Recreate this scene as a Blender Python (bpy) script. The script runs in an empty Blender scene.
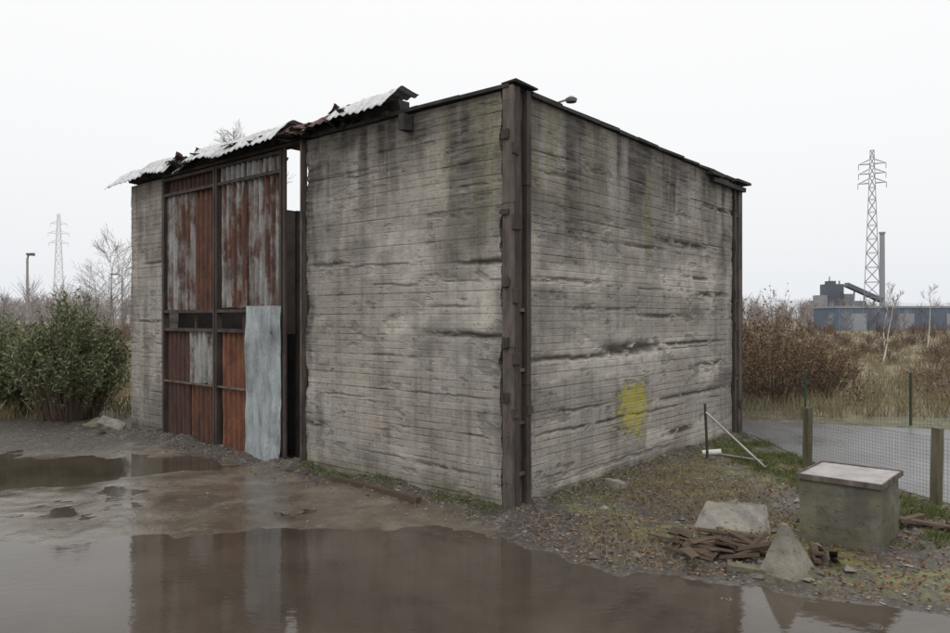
import bpy, math, random
import numpy as np
from mathutils import Vector, Matrix
R=math.radians
rng=np.random.default_rng(7); random.seed(7)
scene=bpy.context.scene
col=scene.collection
# ---------------------------------------------------------------- noise
TAB=rng.random((256,256))
def vn(x,y,s=0):
    x=np.asarray(x,float)+s*17.37; y=np.asarray(y,float)+s*31.91
    ix=np.floor(x).astype(int); iy=np.floor(y).astype(int)
    fx=x-ix; fy=y-iy; fx=fx*fx*(3-2*fx); fy=fy*fy*(3-2*fy)
    a=TAB[ix&255,iy&255]; b=TAB[(ix+1)&255,iy&255]; c=TAB[ix&255,(iy+1)&255]; d=TAB[(ix+1)&255,(iy+1)&255]
    return (a*(1-fx)+b*fx)*(1-fy)+(c*(1-fx)+d*fx)*fy
def fbm(x,y,s=0,o=4):
    t=0;a=.5;f=1;n=0
    for i in range(o):
        t=t+a*vn(np.asarray(x)*f,np.asarray(y)*f,s+i*3); n+=a; a*=.5; f*=2.03
    return t/n
def ss(a,b,x):
    t=np.clip((np.asarray(x,float)-a)/(b-a),0,1); return t*t*(3-2*t)
# ---------------------------------------------------------------- mesh helpers
class MB:
    def __init__(s): s.v=[];s.f=[];s.m=[]
    def add(s,vs,fs,m=0):
        o=len(s.v); s.v+= [tuple(p) for p in vs]; s.f+=[tuple(i+o for i in f) for f in fs]; s.m+=[m]*len(fs)
    def box(s,c,sz,rot=None,m=0,jit=0):
        vs=[]
        for dx,dy,dz in ((-1,-1,-1),(1,-1,-1),(1,1,-1),(-1,1,-1),(-1,-1,1),(1,-1,1),(1,1,1),(-1,1,1)):
            p=Vector((dx*sz[0]/2+random.uniform(-jit,jit),dy*sz[1]/2+random.uniform(-jit,jit),dz*sz[2]/2+random.uniform(-jit,jit)))
            if rot is not None: p=rot@p
            vs.append(p+Vector(c))
        s.add(vs,[(0,3,2,1),(4,5,6,7),(0,1,5,4),(1,2,6,5),(2,3,7,6),(3,0,4,7)],m)
    def bx(s,x0,x1,y0,y1,z0,z1,m=0,jit=0):
        s.box(((x0+x1)/2,(y0+y1)/2,(z0+z1)/2),(x1-x0,y1-y0,z1-z0),None,m,jit)
    def tube(s,p0,p1,r0,r1,n=6,m=0,cap=True):
        p0=Vector(p0);p1=Vector(p1);d=(p1-p0)
        if d.length<1e-6: return
        d.normalize(); a=d.orthogonal().normalized(); b=d.cross(a)
        vs=[]
        for p,r in ((p0,r0),(p1,r1)):
            for i in range(n):
                t=2*math.pi*i/n; vs.append(p+a*math.cos(t)*r+b*math.sin(t)*r)
        fs=[(i,(i+1)%n,n+(i+1)%n,n+i) for i in range(n)]
        if cap: fs+= [tuple(range(n-1,-1,-1)),tuple(range(n,2*n))]
        s.add(vs,fs,m)
    def obj(s,name,mats,parent=None,smooth=False):
        me=bpy.data.meshes.new(name); me.from_pydata(s.v,[],s.f)
        for m in mats: me.materials.append(m)
        if len(mats)>1: me.polygons.foreach_set('material_index',s.m)
        if smooth: me.polygons.foreach_set('use_smooth',[True]*len(s.f))
        me.update()
        o=bpy.data.objects.new(name,me); col.objects.link(o)
        if parent: o.parent=parent
        return o
def npobj(name,V,F,mats,parent=None,smooth=False,mi=None):
    me=bpy.data.meshes.new(name); me.from_pydata(np.asarray(V).tolist(),[],np.asarray(F).tolist() if not isinstance(F,list) else F)
    for m in mats: me.materials.append(m)
    if mi is not None: me.polygons.foreach_set('material_index',np.asarray(mi,dtype=np.int32))
    if smooth: me.polygons.foreach_set('use_smooth',[True]*len(me.polygons))
    me.update(); o=bpy.data.objects.new(name,me); col.objects.link(o)
    if parent: o.parent=parent
    return o
def setcol(me,name,rgb):
    at=me.color_attributes.new(name,'FLOAT_COLOR','POINT')
    a=np.ones((len(rgb),4),np.float32); a[:,:3]=rgb; at.data.foreach_set('color',a.ravel())
def empty(name,loc=(0,0,0),rz=0):
    e=bpy.data.objects.new(name,None); col.objects.link(e); e.location=loc; e.rotation_euler=(0,0,rz); return e
# ---------------------------------------------------------------- node helper
class NT:
    def __init__(s,name,world=False):
        s.mat=bpy.data.materials.new(name); s.mat.use_nodes=True
        s.t=s.mat.node_tree; s.t.nodes.clear()
        s.out=s.t.nodes.new('ShaderNodeOutputMaterial')
    def n(s,ty,ins=None,**pr):
        nd=s.t.nodes.new('ShaderNode'+ty)
        for k,v in pr.items(): setattr(nd,k,v)
        for k,v in (ins or {}).items(): s.set(nd.inputs[k],v)
        return nd
    def set(s,sock,v):
        if isinstance(v,bpy.types.NodeSocket): s.t.links.new(v,sock)
        else:
            if sock.type=='RGBA' and isinstance(v,(tuple,list)) and len(v)==3: v=(*v,1)
            sock.default_value=v
    def math(s,op,a,b=0.0,c=None,clamp=False):
        nd=s.n('Math',{0:a,1:b},operation=op,use_clamp=clamp)
        if c is not None: s.set(nd.inputs[2],c)
        return nd.outputs[0]
    def mix(s,f,a,b,bt='MIX'):
        nd=s.n('MixRGB',{0:f,1:a,2:b},blend_type=bt); return nd.outputs[0]
    def mr(s,v,a,b,c=0.0,d=1.0):
        return s.n('MapRange',{0:v,1:a,2:b,3:c,4:d}).outputs[0]
    def obj(s): return s.n('TexCoord').outputs['Object']
    def mapp(s,v,sc=(1,1,1),loc=(0,0,0)): return s.n('Mapping',{'Vector':v,'Scale':sc,'Location':loc}).outputs[0]
    def noise(s,v,sc,det=5,rough=.6,dist=0.0): return s.n('TexNoise',{'Vector':v,'Scale':sc,'Detail':det,'Roughness':rough,'Distortion':dist}).outputs['Fac']
    def bump(s,h,st=.5,d=.02,nrm=None):
        nd=s.n('Bump',{'Height':h,'Strength':st,'Distance':d})
        if nrm is not None: s.set(nd.inputs['Normal'],nrm)
        return nd.outputs[0]
    def fin(s,c,rough=.9,metal=0.0,nrm=None,spec=.3,ior=None):
        p=s.n('BsdfPrincipled',{'Base Color':c,'Roughness':rough,'Metallic':metal,'Specular IOR Level':spec})
        if ior: p.inputs['IOR'].default_value=ior
        if nrm is not None: s.set(p.inputs['Normal'],nrm)
        s.t.links.new(p.outputs[0],s.out.inputs[0]); return s.mat
def m_simple(name,c1,c2,sc=4,rough=.85,bump=.3,bd=.01,metal=0.0,island=False,stretch=(1,1,1)):
    t=NT(name); v=t.mapp(t.obj(),stretch)
    n=t.noise(v,sc,6,.65); f=t.mr(n,.3,.7)
    if island:
        r=t.n('NewGeometry').outputs['Random Per Island']; f=t.math('ADD',t.math('MULTIPLY',f,.4),t.math('MULTIPLY',r,.6))
    c=t.mix(f,c1,c2); b=t.bump(t.noise(v,sc*6,4,.7),bump,bd)
    return t.fin(c,rough,metal,b)
def m_concrete(name,boards=True,c_lo=(.165,.155,.143),c_hi=(.47,.435,.388)):
    t=NT(name); o=t.obj(); z=t.n('SeparateXYZ',{0:o}).outputs[2]
    warp=t.noise(o,.9,2)
    zz=t.math('ADD',z,t.math('ADD',t.math('MULTIPLY',warp,.022),t.math('MULTIPLY',t.noise(t.mapp(o,(7,7,3)),1.0,4,.7),.014)))
    b=t.math('DIVIDE',zz,.098); fl=t.math('FLOOR',b); fr=t.math('FRACT',b)
    wn=t.n('TexWhiteNoise',{'W':fl},noise_dimensions='1D').outputs['Value']
    edge=t.math('MINIMUM',fr,t.math('SUBTRACT',1.0,fr))
    g=t.mr(edge,0.0,.13,0.0,1.0)
    gs=t.math('MULTIPLY',t.mr(t.noise(t.mapp(o,(2.4,2.4,10)),1.0,6,.75),.38,.62,.05,1.0),t.mr(t.noise(o,.7,3),.35,.65,.35,1.0))
    groove=t.math('MULTIPLY',t.math('SUBTRACT',1.0,g),gs) if boards else 0.0
    patch=t.noise(t.mapp(o,(.8,.8,1.2)),1.0,6,.6)
    hs=t.noise(t.mapp(o,(1.8,1.8,16)),1.0,6,.7)
    fine=t.noise(o,45,4,.75)
    mid=t.noise(o,6,7,.72)
    f=t.math('ADD',t.math('MULTIPLY',t.mr(patch,.3,.7),.42),t.math('MULTIPLY',wn,.13 if boards else 0.0))
    f=t.math('ADD',f,t.math('MULTIPLY',t.mr(hs,.3,.7),.14)); f=t.math('ADD',f,t.math('MULTIPLY',t.mr(mid,.3,.7),.34))
    c=t.mix(f,c_lo,c_hi)
    c=t.mix(t.mr(t.noise(o,.7,4,.6),.4,.65,0.0,.32),c,t.mix(1.0,c,(1.0,.89,.77,1),'MULTIPLY'))
    vs=t.noise(t.mapp(o,(7,7,.35)),1.0,6,.7)
    c=t.mix(t.mr(vs,.47,.74,0.0,.5),c,(.095,.089,.082,1))
    c=t.mix(t.math('MULTIPLY',groove,.55),c,(.065,.058,.052,1))
    pits=t.mr(t.noise(o,17,3,.6),.62,.69,0.0,.5)
    c=t.mix(pits,c,(.08,.072,.064,1))
    c=t.mix(t.mr(t.noise(t.mapp(o,(1,1,1.7)),3.4,7,.78),.54,.66,0.0,.5),c,(.105,.097,.087,1))
    c=t.mix(t.mr(fine,.3,.7,0,.4),c,t.mix(1.0,c,(.5,.5,.5,1),'MULTIPLY'))
    at=t.n('VertexColor',layer_name='mask').outputs[0]
    sp=t.n('SeparateColor',{0:at})
    brk=t.mr(mid,.3,.6,.3,1.15)
    c=t.mix(t.math('MULTIPLY',sp.outputs[2],brk,clamp=True),c,(.56,.52,.46,1))
    gg=t.math('MULTIPLY',sp.outputs[1],t.mr(t.noise(o,11,6,.75),.32,.56,.1,1.05),clamp=True)
    gcol=t.mix(t.mr(sp.outputs[1],.60,.88),(.135,.128,.055,1),t.mix(mid,(.22,.20,.03,1),(.46,.39,.05,1)))
    c=t.mix(gg,c,gcol)
    c=t.mix(t.math('MULTIPLY',sp.outputs[0],t.mr(hs,.3,.65,.45,1.1),clamp=True),c,(.046,.041,.037,1))
    h=t.math('SUBTRACT',t.math('MULTIPLY',mid,.8),t.math('MULTIPLY',groove,.8))
    h=t.math('SUBTRACT',h,t.math('MULTIPLY',pits,.8)); h=t.math('ADD',h,t.math('MULTIPLY',hs,.25)); h=t.math('ADD',h,t.math('MULTIPLY',fine,.3))
    return t.fin(c,.92,0,t.bump(h,.9,.017),.2)
def m_corr(name,rust=.5,zinc=(.29,.285,.275),deep=(.038,.020,.016),org=(.125,.05,.028)):
    t=NT(name); o=t.obj()
    vs=t.noise(t.mapp(o,(5,5,.45)),1.0,6,.65)
    bl=t.noise(t.mapp(o,(1.6,1.6,1.0)),1.5,6,.7)
    f=t.math('ADD',t.math('MULTIPLY',vs,.5),t.math('MULTIPLY',bl,.5))
    th=.66-rust*.32
    k=t.mr(f,th-.04,th+.05)
    rc=t.mix(t.mr(t.noise(t.mapp(o,(3,3,1.0)),2.5,7,.75),.32,.68),deep,org)
    zc=t.mix(t.mr(t.noise(t.mapp(o,(4,4,.8)),2,5,.7),.3,.7),zinc,tuple(x*.45 for x in zinc))
    c=t.mix(k,zc,rc)
    c=t.mix(t.mr(t.noise(o,1.3,5,.65),.5,.75,0.0,.6),c,(.03,.022,.019,1))
    c=t.mix(t.mr(t.noise(o,22,4,.7),.5,.7,0.0,.5),c,t.mix(1.0,c,(.4,.36,.34,1),'MULTIPLY'))
    return t.fin(c,t.mr(k,0,1,.45,.8),0.0,t.bump(t.noise(o,25,5,.7),.3,.004),.5)
M_con=m_concrete('board_marked_concrete')
M_conp=m_concrete('plain_concrete',False,(.075,.073,.056),(.245,.23,.185))
M_conl=m_concrete('pale_concrete',False,(.16,.15,.132),(.40,.372,.325))
M_inshade=m_simple('shade_dark_concrete',(.018,.015,.013),(.05,.043,.037),3)  # interior shade painted as near-black colour on the inner wall faces
M_steel=m_simple('rusty_dark_steel',(.022,.018,.017),(.082,.062,.052),5,.8,.6,.01,stretch=(1,1,.4))
M_steel2=m_simple('rusty_grey_steel',(.034,.028,.025),(.16,.13,.11),6,.85,.8,.015,stretch=(1,1,.25))
M_corrR=m_corr('corrugated_rust',.98,org=(.165,.066,.036))
M_corrD=m_corr('corrugated_dark_rust',1.2,org=(.10,.046,.031))
M_corrM=m_corr('corrugated_half_rust',.55,zinc=(.33,.325,.315),org=(.15,.062,.036))
M_corrZ=m_corr('corrugated_zinc',.40,zinc=(.38,.375,.36))
M_corrO=m_corr('corrugated_orange',1.2,deep=(.07,.028,.017),org=(.24,.095,.045))
M_roof=m_corr('roof_zinc',.10,zinc=(.54,.55,.55))
M_blue=m_corr('pale_blue_sheet',.14,zinc=(.36,.40,.415))
M_wood=m_simple('rotten_wood',(.03,.021,.015),(.11,.075,.05),6,.9,.8,.015,stretch=(1,1,1),island=True)
M_tar=m_simple('bitumen',(.012,.012,.012),(.05,.048,.045),5)
M_post=m_simple('weathered_post',(.06,.055,.035),(.16,.14,.09),8,stretch=(1,1,.2))
M_wire=m_simple('galvanised_wire',(.10,.11,.10),(.2,.2,.19),3,.5)
M_gpost=m_simple('green_post',(.02,.04,.028),(.04,.06,.04),3,.6)
M_bark=m_simple('grey_bark',(.10,.08,.07),(.2,.17,.15),5)
M_birch=m_simple('birch_bark',(.35,.33,.30),(.62,.60,.56),3)
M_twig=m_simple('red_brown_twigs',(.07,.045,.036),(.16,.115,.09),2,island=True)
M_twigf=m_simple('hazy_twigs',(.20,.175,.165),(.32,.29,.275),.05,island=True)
M_leafg=m_simple('dull_green_leaves',(.045,.065,.026),(.19,.21,.105),1.2,.6,island=True)
M_leafb=m_simple('brown_leaves',(.09,.055,.032),(.22,.15,.085),1.2,.8,island=True)
M_litter=m_simple('leaf_litter',(.07,.036,.018),(.24,.135,.065),1.2,.7,island=True)
M_grass=m_simple('dry_grass_blades',(.11,.09,.045),(.32,.265,.155),.4,.9,island=True)
M_weed=m_simple('green_weeds',(.045,.06,.018),(.14,.165,.045),.8,.8,island=True)
M_stone=m_simple('stones',(.032,.028,.024),(.25,.225,.19),2,.75,island=True)
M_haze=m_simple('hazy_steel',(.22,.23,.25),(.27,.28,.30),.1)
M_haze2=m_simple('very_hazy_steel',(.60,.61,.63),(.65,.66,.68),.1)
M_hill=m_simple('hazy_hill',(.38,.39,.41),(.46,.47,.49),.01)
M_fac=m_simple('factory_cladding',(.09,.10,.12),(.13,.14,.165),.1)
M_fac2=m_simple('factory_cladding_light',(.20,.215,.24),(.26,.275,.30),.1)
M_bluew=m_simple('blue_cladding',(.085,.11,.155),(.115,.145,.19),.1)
M_white=m_simple('white_plastic',(.5,.5,.48),(.7,.7,.68),6,.5)
M_lamp=m_simple('lamp_grey',(.08,.085,.09),(.16,.165,.17),6,.5)
t=NT('zinc_lid'); o=t.obj(); c=t.mix(t.mr(t.noise(o,4,6,.7),.35,.65),(.20,.185,.18,1),(.36,.33,.315,1)); M_lid=t.fin(c,.45,.3,t.bump(t.noise(o,20,4),.3,.005),.5)
t=NT('wet_asphalt'); o=t.obj(); n=t.noise(o,.6,5,.6)
c=t.mix(n,(.06,.06,.06,1),(.12,.12,.12,1)); M_road=t.fin(c,t.mr(n,.35,.65,.2,.5),0,t.bump(t.noise(o,60,3,.7),.3,.006),.5)
# water
t=NT('muddy_water'); o=t.obj()
n=t.noise(t.mapp(o,(.5,.5,.5)),1,4,.6)
c=t.mix(t.mr(n,.35,.65),(.036,.029,.022,1),(.068,.055,.043,1))
rip=t.noise(t.mapp(o,(1.0,1.6,1)),7,2,.5)
wv=t.n('TexVoronoi',{'Vector':o,'Scale':3.2,'Randomness':1.0}).outputs['Distance']
ring=t.math('MULTIPLY',t.math('SINE',t.math('MULTIPLY',wv,58.0)),t.mr(wv,0.03,.24,1.0,0.0))
xx=t.n('SeparateXYZ',{0:o}).outputs[0]
ring=t.math('MULTIPLY',ring,t.mr(xx,.4,2.2,0.04,1.0)); ring=t.math('MULTIPLY',ring,t.mr(t.noise(o,1.7,2),.42,.56,0.0,1.0))
h=t.math('ADD',rip,t.math('MULTIPLY',ring,1.6))
M_water=t.fin(c,t.mr(n,.3,.7,.04,.09),0,t.bump(h,.11,.013),.5,1.36)
# ground
t=NT('muddy_gravel_ground'); o=t.obj()
at=t.n('VertexColor',layer_name='mask').outputs[0]; sp=t.n('SeparateColor',{0:at}); gr,mo,mu=sp.outputs[0],sp.outputs[1],sp.outputs[2]
big=t.noise(o,.55,6,.6); mid=t.noise(o,5,6,.7); fine=t.noise(o,42,4,.75)
vor=t.n('TexVoronoi',{'Vector':o,'Scale':26.0}); vc=t.n('SeparateColor',{0:vor.outputs['Color']}).outputs[0]
vor2=t.n('TexVoronoi',{'Vector':o,'Scale':55.0}); vc2=t.n('SeparateColor',{0:vor2.outputs['Color']}).outputs[1]
field=t.mix(t.mr(t.noise(o,.25,6,.7),.35,.65),(.10,.085,.045,1),(.21,.17,.10,1))
field=t.mix(t.mr(mid,.45,.7,0,.5),field,(.08,.085,.03,1))
mud=t.mix(t.mr(big,.35,.65),(.075,.061,.045,1),(.175,.147,.114,1))
mud=t.mix(t.mr(mid,.35,.7,0,.55),mud,(.055,.045,.036,1))
mud=t.mix(t.mr(t.noise(o,1.6,6,.7),.52,.62,0,.5),mud,(.20,.175,.145,1))
grav=t.mix(t.math('POWER',vc,2.2),(.024,.020,.016,1),(.19,.17,.145,1)); grav=t.mix(t.math('MULTIPLY',vc2,.45),grav,(.075,.060,.045,1)); grav=t.mix(t.mr(mid,.32,.62,0,.8),grav,(.036,.027,.019,1))
moss=t.mix(t.mr(mid,.35,.65),(.075,.075,.022,1),(.15,.14,.045,1))
c=t.mix(mu,field,mud); c=t.mix(t.mr(gr,0,1),c,grav); c=t.mix(t.math('MULTIPLY',mo,t.mr(mid,.42,.56),clamp=True),c,moss)
c=t.mix(t.mr(fine,.35,.7,0,.4),c,t.mix(1.0,c,(.4,.4,.4,1),'MULTIPLY'))
wet=t.math('MULTIPLY',mu,t.math('SUBTRACT',1.0,gr))
rough=t.mix(wet,(.66,.66,.66,1),t.mix(t.mr(t.noise(o,1.1,5,.6),.44,.64),(.09,.09,.09,1),(.40,.40,.40,1)))
h=t.math('ADD',t.math('MULTIPLY',mid,.4),t.math('MULTIPLY',t.math('ADD',fine,vor.outputs['Distance']),t.mr(gr,0,1,.10,.9)))
M_ground=t.fin(c,rough,0,t.bump(h,.65,.024),.5)
# ---------------------------------------------------------------- building frame
CX,CY=.46,8.96; AN=math.atan2(.7655,.6435); U=(math.cos(AN),math.sin(AN)); Vv=(-U[1],U[0])
def W(lx,ly): return (CX+lx*U[0]+ly*Vv[0], CY+lx*U[1]+ly*Vv[1])
def L(x,y): dx=x-CX;dy=y-CY; return dx*U[0]+dy*U[1], dx*Vv[0]+dy*Vv[1]
WX,WY=7.8,10.3
# ---------------------------------------------------------------- ground
POLY1=[(-14,7.6),(-6.29,7.9),(-5.13,7.8),(-4.54,7.9),(-3.98,8.34),(-2.96,8.38),(-2.05,8.45),(-1.14,8.6),(-.55,8.6),(.06,8.0),(.69,7.55),(1.41,7.0),(2.12,6.75),(2.7,6.75),(2.92,6.4),(3.42,6.22),(3.98,6.05),(5,5.76),(12,4.5),(12,-6),(-14,-6)]
POLY2=[(-13,12.4),(-8.45,12.85),(-6.3,13.1),(-4.7,12.6),(-3.6,12.2),(-4.4,11.6),(-5.56,11.3),(-6.2,10.6),(-6.9,9.9),(-13,9.3)]
ROAD=[(5.0,17.6),(6.4,17.1),(10.3,15.6),(16,13.8),(40,6),(60,0),(60,-12),(14,-8),(8.6,2),(6.9,7.3),(6.25,9.4),(5.65,11.7),(5.75,15.0),(5.0,15.9)]
def sdp(x,y,P):
    x=np.asarray(x,float);y=np.asarray(y,float); d=np.full(x.shape,1e9); ins=np.zeros(x.shape,bool); n=len(P)
    for i in range(n):
        ax,ay=P[i];bx,by=P[(i+1)%n]; ex,ey=bx-ax,by-ay
        tt=np.clip(((x-ax)*ex+(y-ay)*ey)/(ex*ex+ey*ey),0,1)
        d=np.minimum(d,(x-ax-tt*ex)**2+(y-ay-tt*ey)**2)
        c=((ay>y)!=(by>y))&(x<(bx-ax)*(y-ay)/((by-ay) if by!=ay else 1e-9)+ax); ins^=c
    d=np.sqrt(d); return np.where(ins,-d,d)
def ground(x,y):
    x=np.asarray(x,float);y=np.asarray(y,float)
    n1=fbm(x*1.1,y*1.1,1)-.5; n2=fbm(x*7,y*7,5,3)-.5; n3=fbm(x*2.7,y*2.7,9)-.5
    lx,ly=L(x,y)
    qx=np.abs(lx-WX/2)-WX/2; qy=np.abs(ly-WY/2)-WY/2
    db=np.sqrt(np.maximum(qx,0)**2+np.maximum(qy,0)**2)+np.minimum(np.maximum(qx,qy),0)
    d1=sdp(x,y,POLY1)+.65*n1+.40*n3; d2=sdp(x,y,POLY2)+1.2*n1+.5*n3
    front=ss(-.35,-.9,lx)*ss(-1.2,-.2,ly)*ss(19,16,y)
    land=.055+.07*n1+.055*n2+.06*n3
    apron=.009+.045*n1+.012*n2+.024*n3
    h=land*(1-front)+apron*front
    f=np.clip(d1/.45,-1,1); h=h*np.clip(f,0,1)+np.minimum(f,0)*.05+.008*n2*(f<1)
    f2=np.clip(d2/.5,-1,1); h=np.where(f2<1,h*np.clip(f2,0,1)+np.minimum(f2,0)*.018+.006*n2,h)
    h=h+np.where(db>-.1,(.09+.12*n3)*np.exp(-(np.maximum(db,0)/.28)**2),0)
    h=np.where(db<-.1,.06,h)
    dr=sdp(x,y,ROAD); h=np.where(dr<.1,np.minimum(h,.035),h)
    far=ss(14,18,y); h=h*(1-far)+far*np.maximum(h,.03)
    h=np.where(y>22,h+.25*(fbm(x*.15,y*.15,4)-.5)*ss(22,35,y)+.1*ss(22,35,y),h)
    h=np.where(np.abs(x)>9,np.where((d1>.4)&(d2>.4),np.maximum(h,.02),h),h)
    return h,dict(n1=n1,n2=n2,n3=n3,db=db,d1=d1,d2=d2,front=front,lx=lx,ly=ly,dr=dr)
def gz(x,y): return float(ground(np.array([x]),np.array([y]))[0][0])
def spread(a,b,step,lo,hi):
    mid=np.arange(a,b,step); s=step
    right=[];p=mid[-1]
    while p<hi: s*=1.16; p+=s; right.append(p)
    s=step;p=a;left=[]
    while p>lo: s*=1.16; p-=s; left.append(p)
    return np.concatenate([np.array(left[::-1]),mid,np.array(right)])
gx=spread(-9.5,8.0,.05,-900,900); gy=spread(4.8,17.5,.05,-60,1500)
X,Y=np.meshgrid(gx,gy,indexing='ij'); Hh,D=ground(X,Y)
nx,ny=X.shape; V=np.stack([X.ravel(),Y.ravel(),Hh.ravel()],1)
I=np.arange(nx*ny).reshape(nx,ny); F=np.stack([I[:-1,:-1],I[1:,:-1],I[1:,1:],I[:-1,1:]],-1).reshape(-1,4)
g=npobj('ground',V,F,[M_ground],smooth=True)
near=ss(19,16.5,Y)*ss(-16,-12,X)
mudm=np.clip(near,0,1)
right=ss(0,.5,-D['ly'])
gravm=np.clip(ss(.75,.25,D['db']+.8*D['n1'])+ss(.3,.7,right)*.9*ss(.35,.7,.5+D['n1']+.4)+ss(-6.2,-7.5,X)*ss(12.6,13.6,Y),0,1)*near
gravm=np.clip(gravm*(1-.9*ss(.1,-.2,D['d1'])),0,1)
mossm=np.clip(right*near*ss(.0,.10,D['n1']+.03)*1.0 + right*ss(9,11.5,Y)*.6*near,0,1)*ss(.1,.5,D['d1'])
setcol(g.data,'mask',np.stack([gravm.ravel(),mossm.ravel(),mudm.ravel()],1))
wb=MB(); wb.add([(-15,-6,0),(12,-6,0),(12,7.2,0),(5.2,9.0,0),(-2.2,12.6,0),(-5.2,13.9,0),(-15,13.9,0)],[(0,1,2,3,4,5,6)])
wb.obj('puddle_water',[M_water])
rb=MB(); rb.add([(x,y,.045) for x,y in ROAD],[tuple(range(len(ROAD)-1,-1,-1))]); rb.obj('asphalt_road',[M_road])
# ---------------------------------------------------------------- building
B=empty('derelict_concrete_building',(CX,CY,0),AN)
def wall(name,a0,a1,z0,z1,place,gouges,maskf,seed,th=.3,ztop=None,mats=None,sa=.04,sz=.02,rag=(0,0)):
    na=max(2,int((a1-a0)/sa)+1); nz=int((z1-z0)/sz)+1
    A,Z=np.meshgrid(np.linspace(a0,a1,na),np.linspace(z0,z1,nz),indexing='ij')
    zz=Z+.02*(fbm(A*.7,Z*.7,seed,2)); bi=np.floor(zz/.098)
    off=TAB[(bi.astype(int)*7+seed)&255,3]*.006
    d=off+.012*(fbm(A*1.5,Z*2,seed+1)-.5)+.007*(fbm(A*7,Z*16,seed+2)-.5)
    R_=np.zeros_like(d)
    for zs_ in (0.95,1.94,2.95,3.85,4.65):
        wob=.035*(fbm(A*1.8,A*0+zs_,seed+21)-.5)*2
        e=np.exp(-((Z-zs_-wob)/.016)**2)*ss(.50,.62,fbm(A*1.6,A*0+zs_*5,seed+22))
        d-=.016*e; R_=np.maximum(R_,.65*e)
    sp_=ss(.64,.72,fbm(A*3.2,Z*6,seed+23)); d-=.012*sp_; R_=np.maximum(R_,.35*sp_)
    for (ga,gzz,la,hz,dp) in gouges:
        wob=.03*(fbm(A*3.2,Z*0+ga*3,seed+4)-.5)*2
        e=np.exp(-((A-ga)/la)**4)*np.exp(-((Z-gzz-wob)/hz)**2)*ss(.34,.54,fbm(A*5,Z*12,seed+6)+.10)
        d-=dp*e; R_=np.maximum(R_,e*min(1,dp*26))
    e0=rag[0]*(fbm(Z*2.5,Z*0,seed+8,5)**2)*1.6; e1=rag[1]*(fbm(Z*2.5,Z*0,seed+9,5)**2)*1.6
    A2=A+e0*np.clip(1-(A-a0)/.6,0,1)-e1*np.clip(1-(a1-A)/.6,0,1)
    if ztop is not None:
        Zs=ztop(A); Z2=np.where(Z>z1-1,Z+(Zs-z1)*(Z-(z1-1)),Z)
    else: Z2=Z
    msk=maskf(A,Z); msk[0]=np.clip(np.maximum(msk[0],R_),0,1)
    P=place(A2,Z2,d).reshape(-1,3); N=na*nz
    I=np.arange(N).reshape(na,nz); F=np.stack([I[:-1,:-1],I[1:,:-1],I[1:,1:],I[:-1,1:]],-1).reshape(-1,4).tolist()
    ring=list(I[:,0])+list(I[-1,1:])+list(I[-2::-1,-1])+list(I[0,-2:0:-1])
    Pb=place(A2.ravel()[ring],Z2.ravel()[ring],np.full(len(ring),-th)); nb=len(ring)
    F2=[(int(ring[i]),N+i,N+(i+1)%nb,int(ring[(i+1)%nb])) for i in range(nb)]
    F3=[tuple(range(N,N+nb))]
    V=np.concatenate([P,Pb]); mi=[0]*(len(F)+len(F2))+[1]
    o=npobj(name,V,F+F2+F3,mats or [M_con,M_inshade],B,False,mi)
    mm=np.stack([m.ravel() for m in msk],1); mr_=mm[ring]; setcol(o.data,'mask',np.concatenate([mm,mr_]))
    return o
PF=lambda A,Z,d: np.stack([-d,A,Z],-1)
PR=lambda A,Z,d: np.stack([A,-d,Z],-1)
PB=lambda A,Z,d: np.stack([WX+d,A,Z],-1)
PL=lambda A,Z,d: np.stack([A,WY+d,Z],-1)
def streak(A,Z,s,zs,ln): 
    n=fbm(A*5,Z*.4,s,4); return ss(.50,.68,n)*ss(zs-ln,zs,Z)
def mf(A,Z):
    r=.7*streak(A,Z,3,5.3,2.4)+.4*ss(.48,.7,fbm(A*.9,Z*.6,14))*ss(2.6,5,Z)+.6*ss(.55,.0,Z)*ss(.3,.6,fbm(A*2,Z*3,15))
    r+=.6*ss(3.6,4.2,A)*ss(.3,.6,fbm(A*4,Z*1.5,16))+.5*ss(.35,.12,A)*ss(.4,.6,fbm(A*4,Z*3,17))
    r+=.35*ss(.5,.7,fbm(A*1.2,Z*1.6,71))+.35*ss(.55,.68,fbm(A*2.4,Z*.35,72))+.3*ss(4.3,5.3,Z)
    g_=.62*ss(2.1,.5,A)*ss(2.6,4.6,Z)*ss(.34,.60,fbm(A*3.2,Z*.6,18,5))+.6*ss(.45,.1,Z)*ss(.38,.58,fbm(A*1.5,Z*3,19))
    b=.45*ss(.5,.7,fbm(A*.8,Z*1.4,20))*ss(5,3.6,Z)
    return [np.clip(r,0,1)*(1-.3*np.clip(g_,0,1)),np.clip(g_,0,.58),b]
wall('front_wall',.13,4.19,-.1,5.33,PF,[(.7,2.25,.75,.04,.045),(.35,3.2,.6,.035,.04),(1.0,2.62,.4,.02,.02),(2.5,3.25,.9,.018,.02),(3.6,3.3,.5,.04,.03),(2.0,.5,.8,.02,.02),(3.3,1.3,.7,.018,.02),(1.4,1.45,1.2,.015,.015),(.6,4.2,.5,.02,.02),(2.9,4.6,.8,.025,.02),(1.2,.45,.5,.02,.03),(3.9,.8,.3,.05,.04)],mf,11,rag=(.10,.12))
def mfl(A,Z):
    r=.75*streak(A,Z,5,5.2,2.8)+.55*ss(.42,.62,fbm(A*1.9,Z*.8,24))+.5*ss(.5,.0,Z)
    return [np.clip(r,0,1),.3*ss(.4,.6,fbm(A*2,Z*2,25))*ss(1,0,Z),.15*ss(.5,.7,fbm(A*.8,Z*1.4,26))]
wall('front_pier',8.82,10.3,-.1,5.30,PF,[(9.5,2.4,.6,.03,.03),(9.2,3.6,.5,.03,.03)],mfl,31,rag=(.06,.03))
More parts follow.
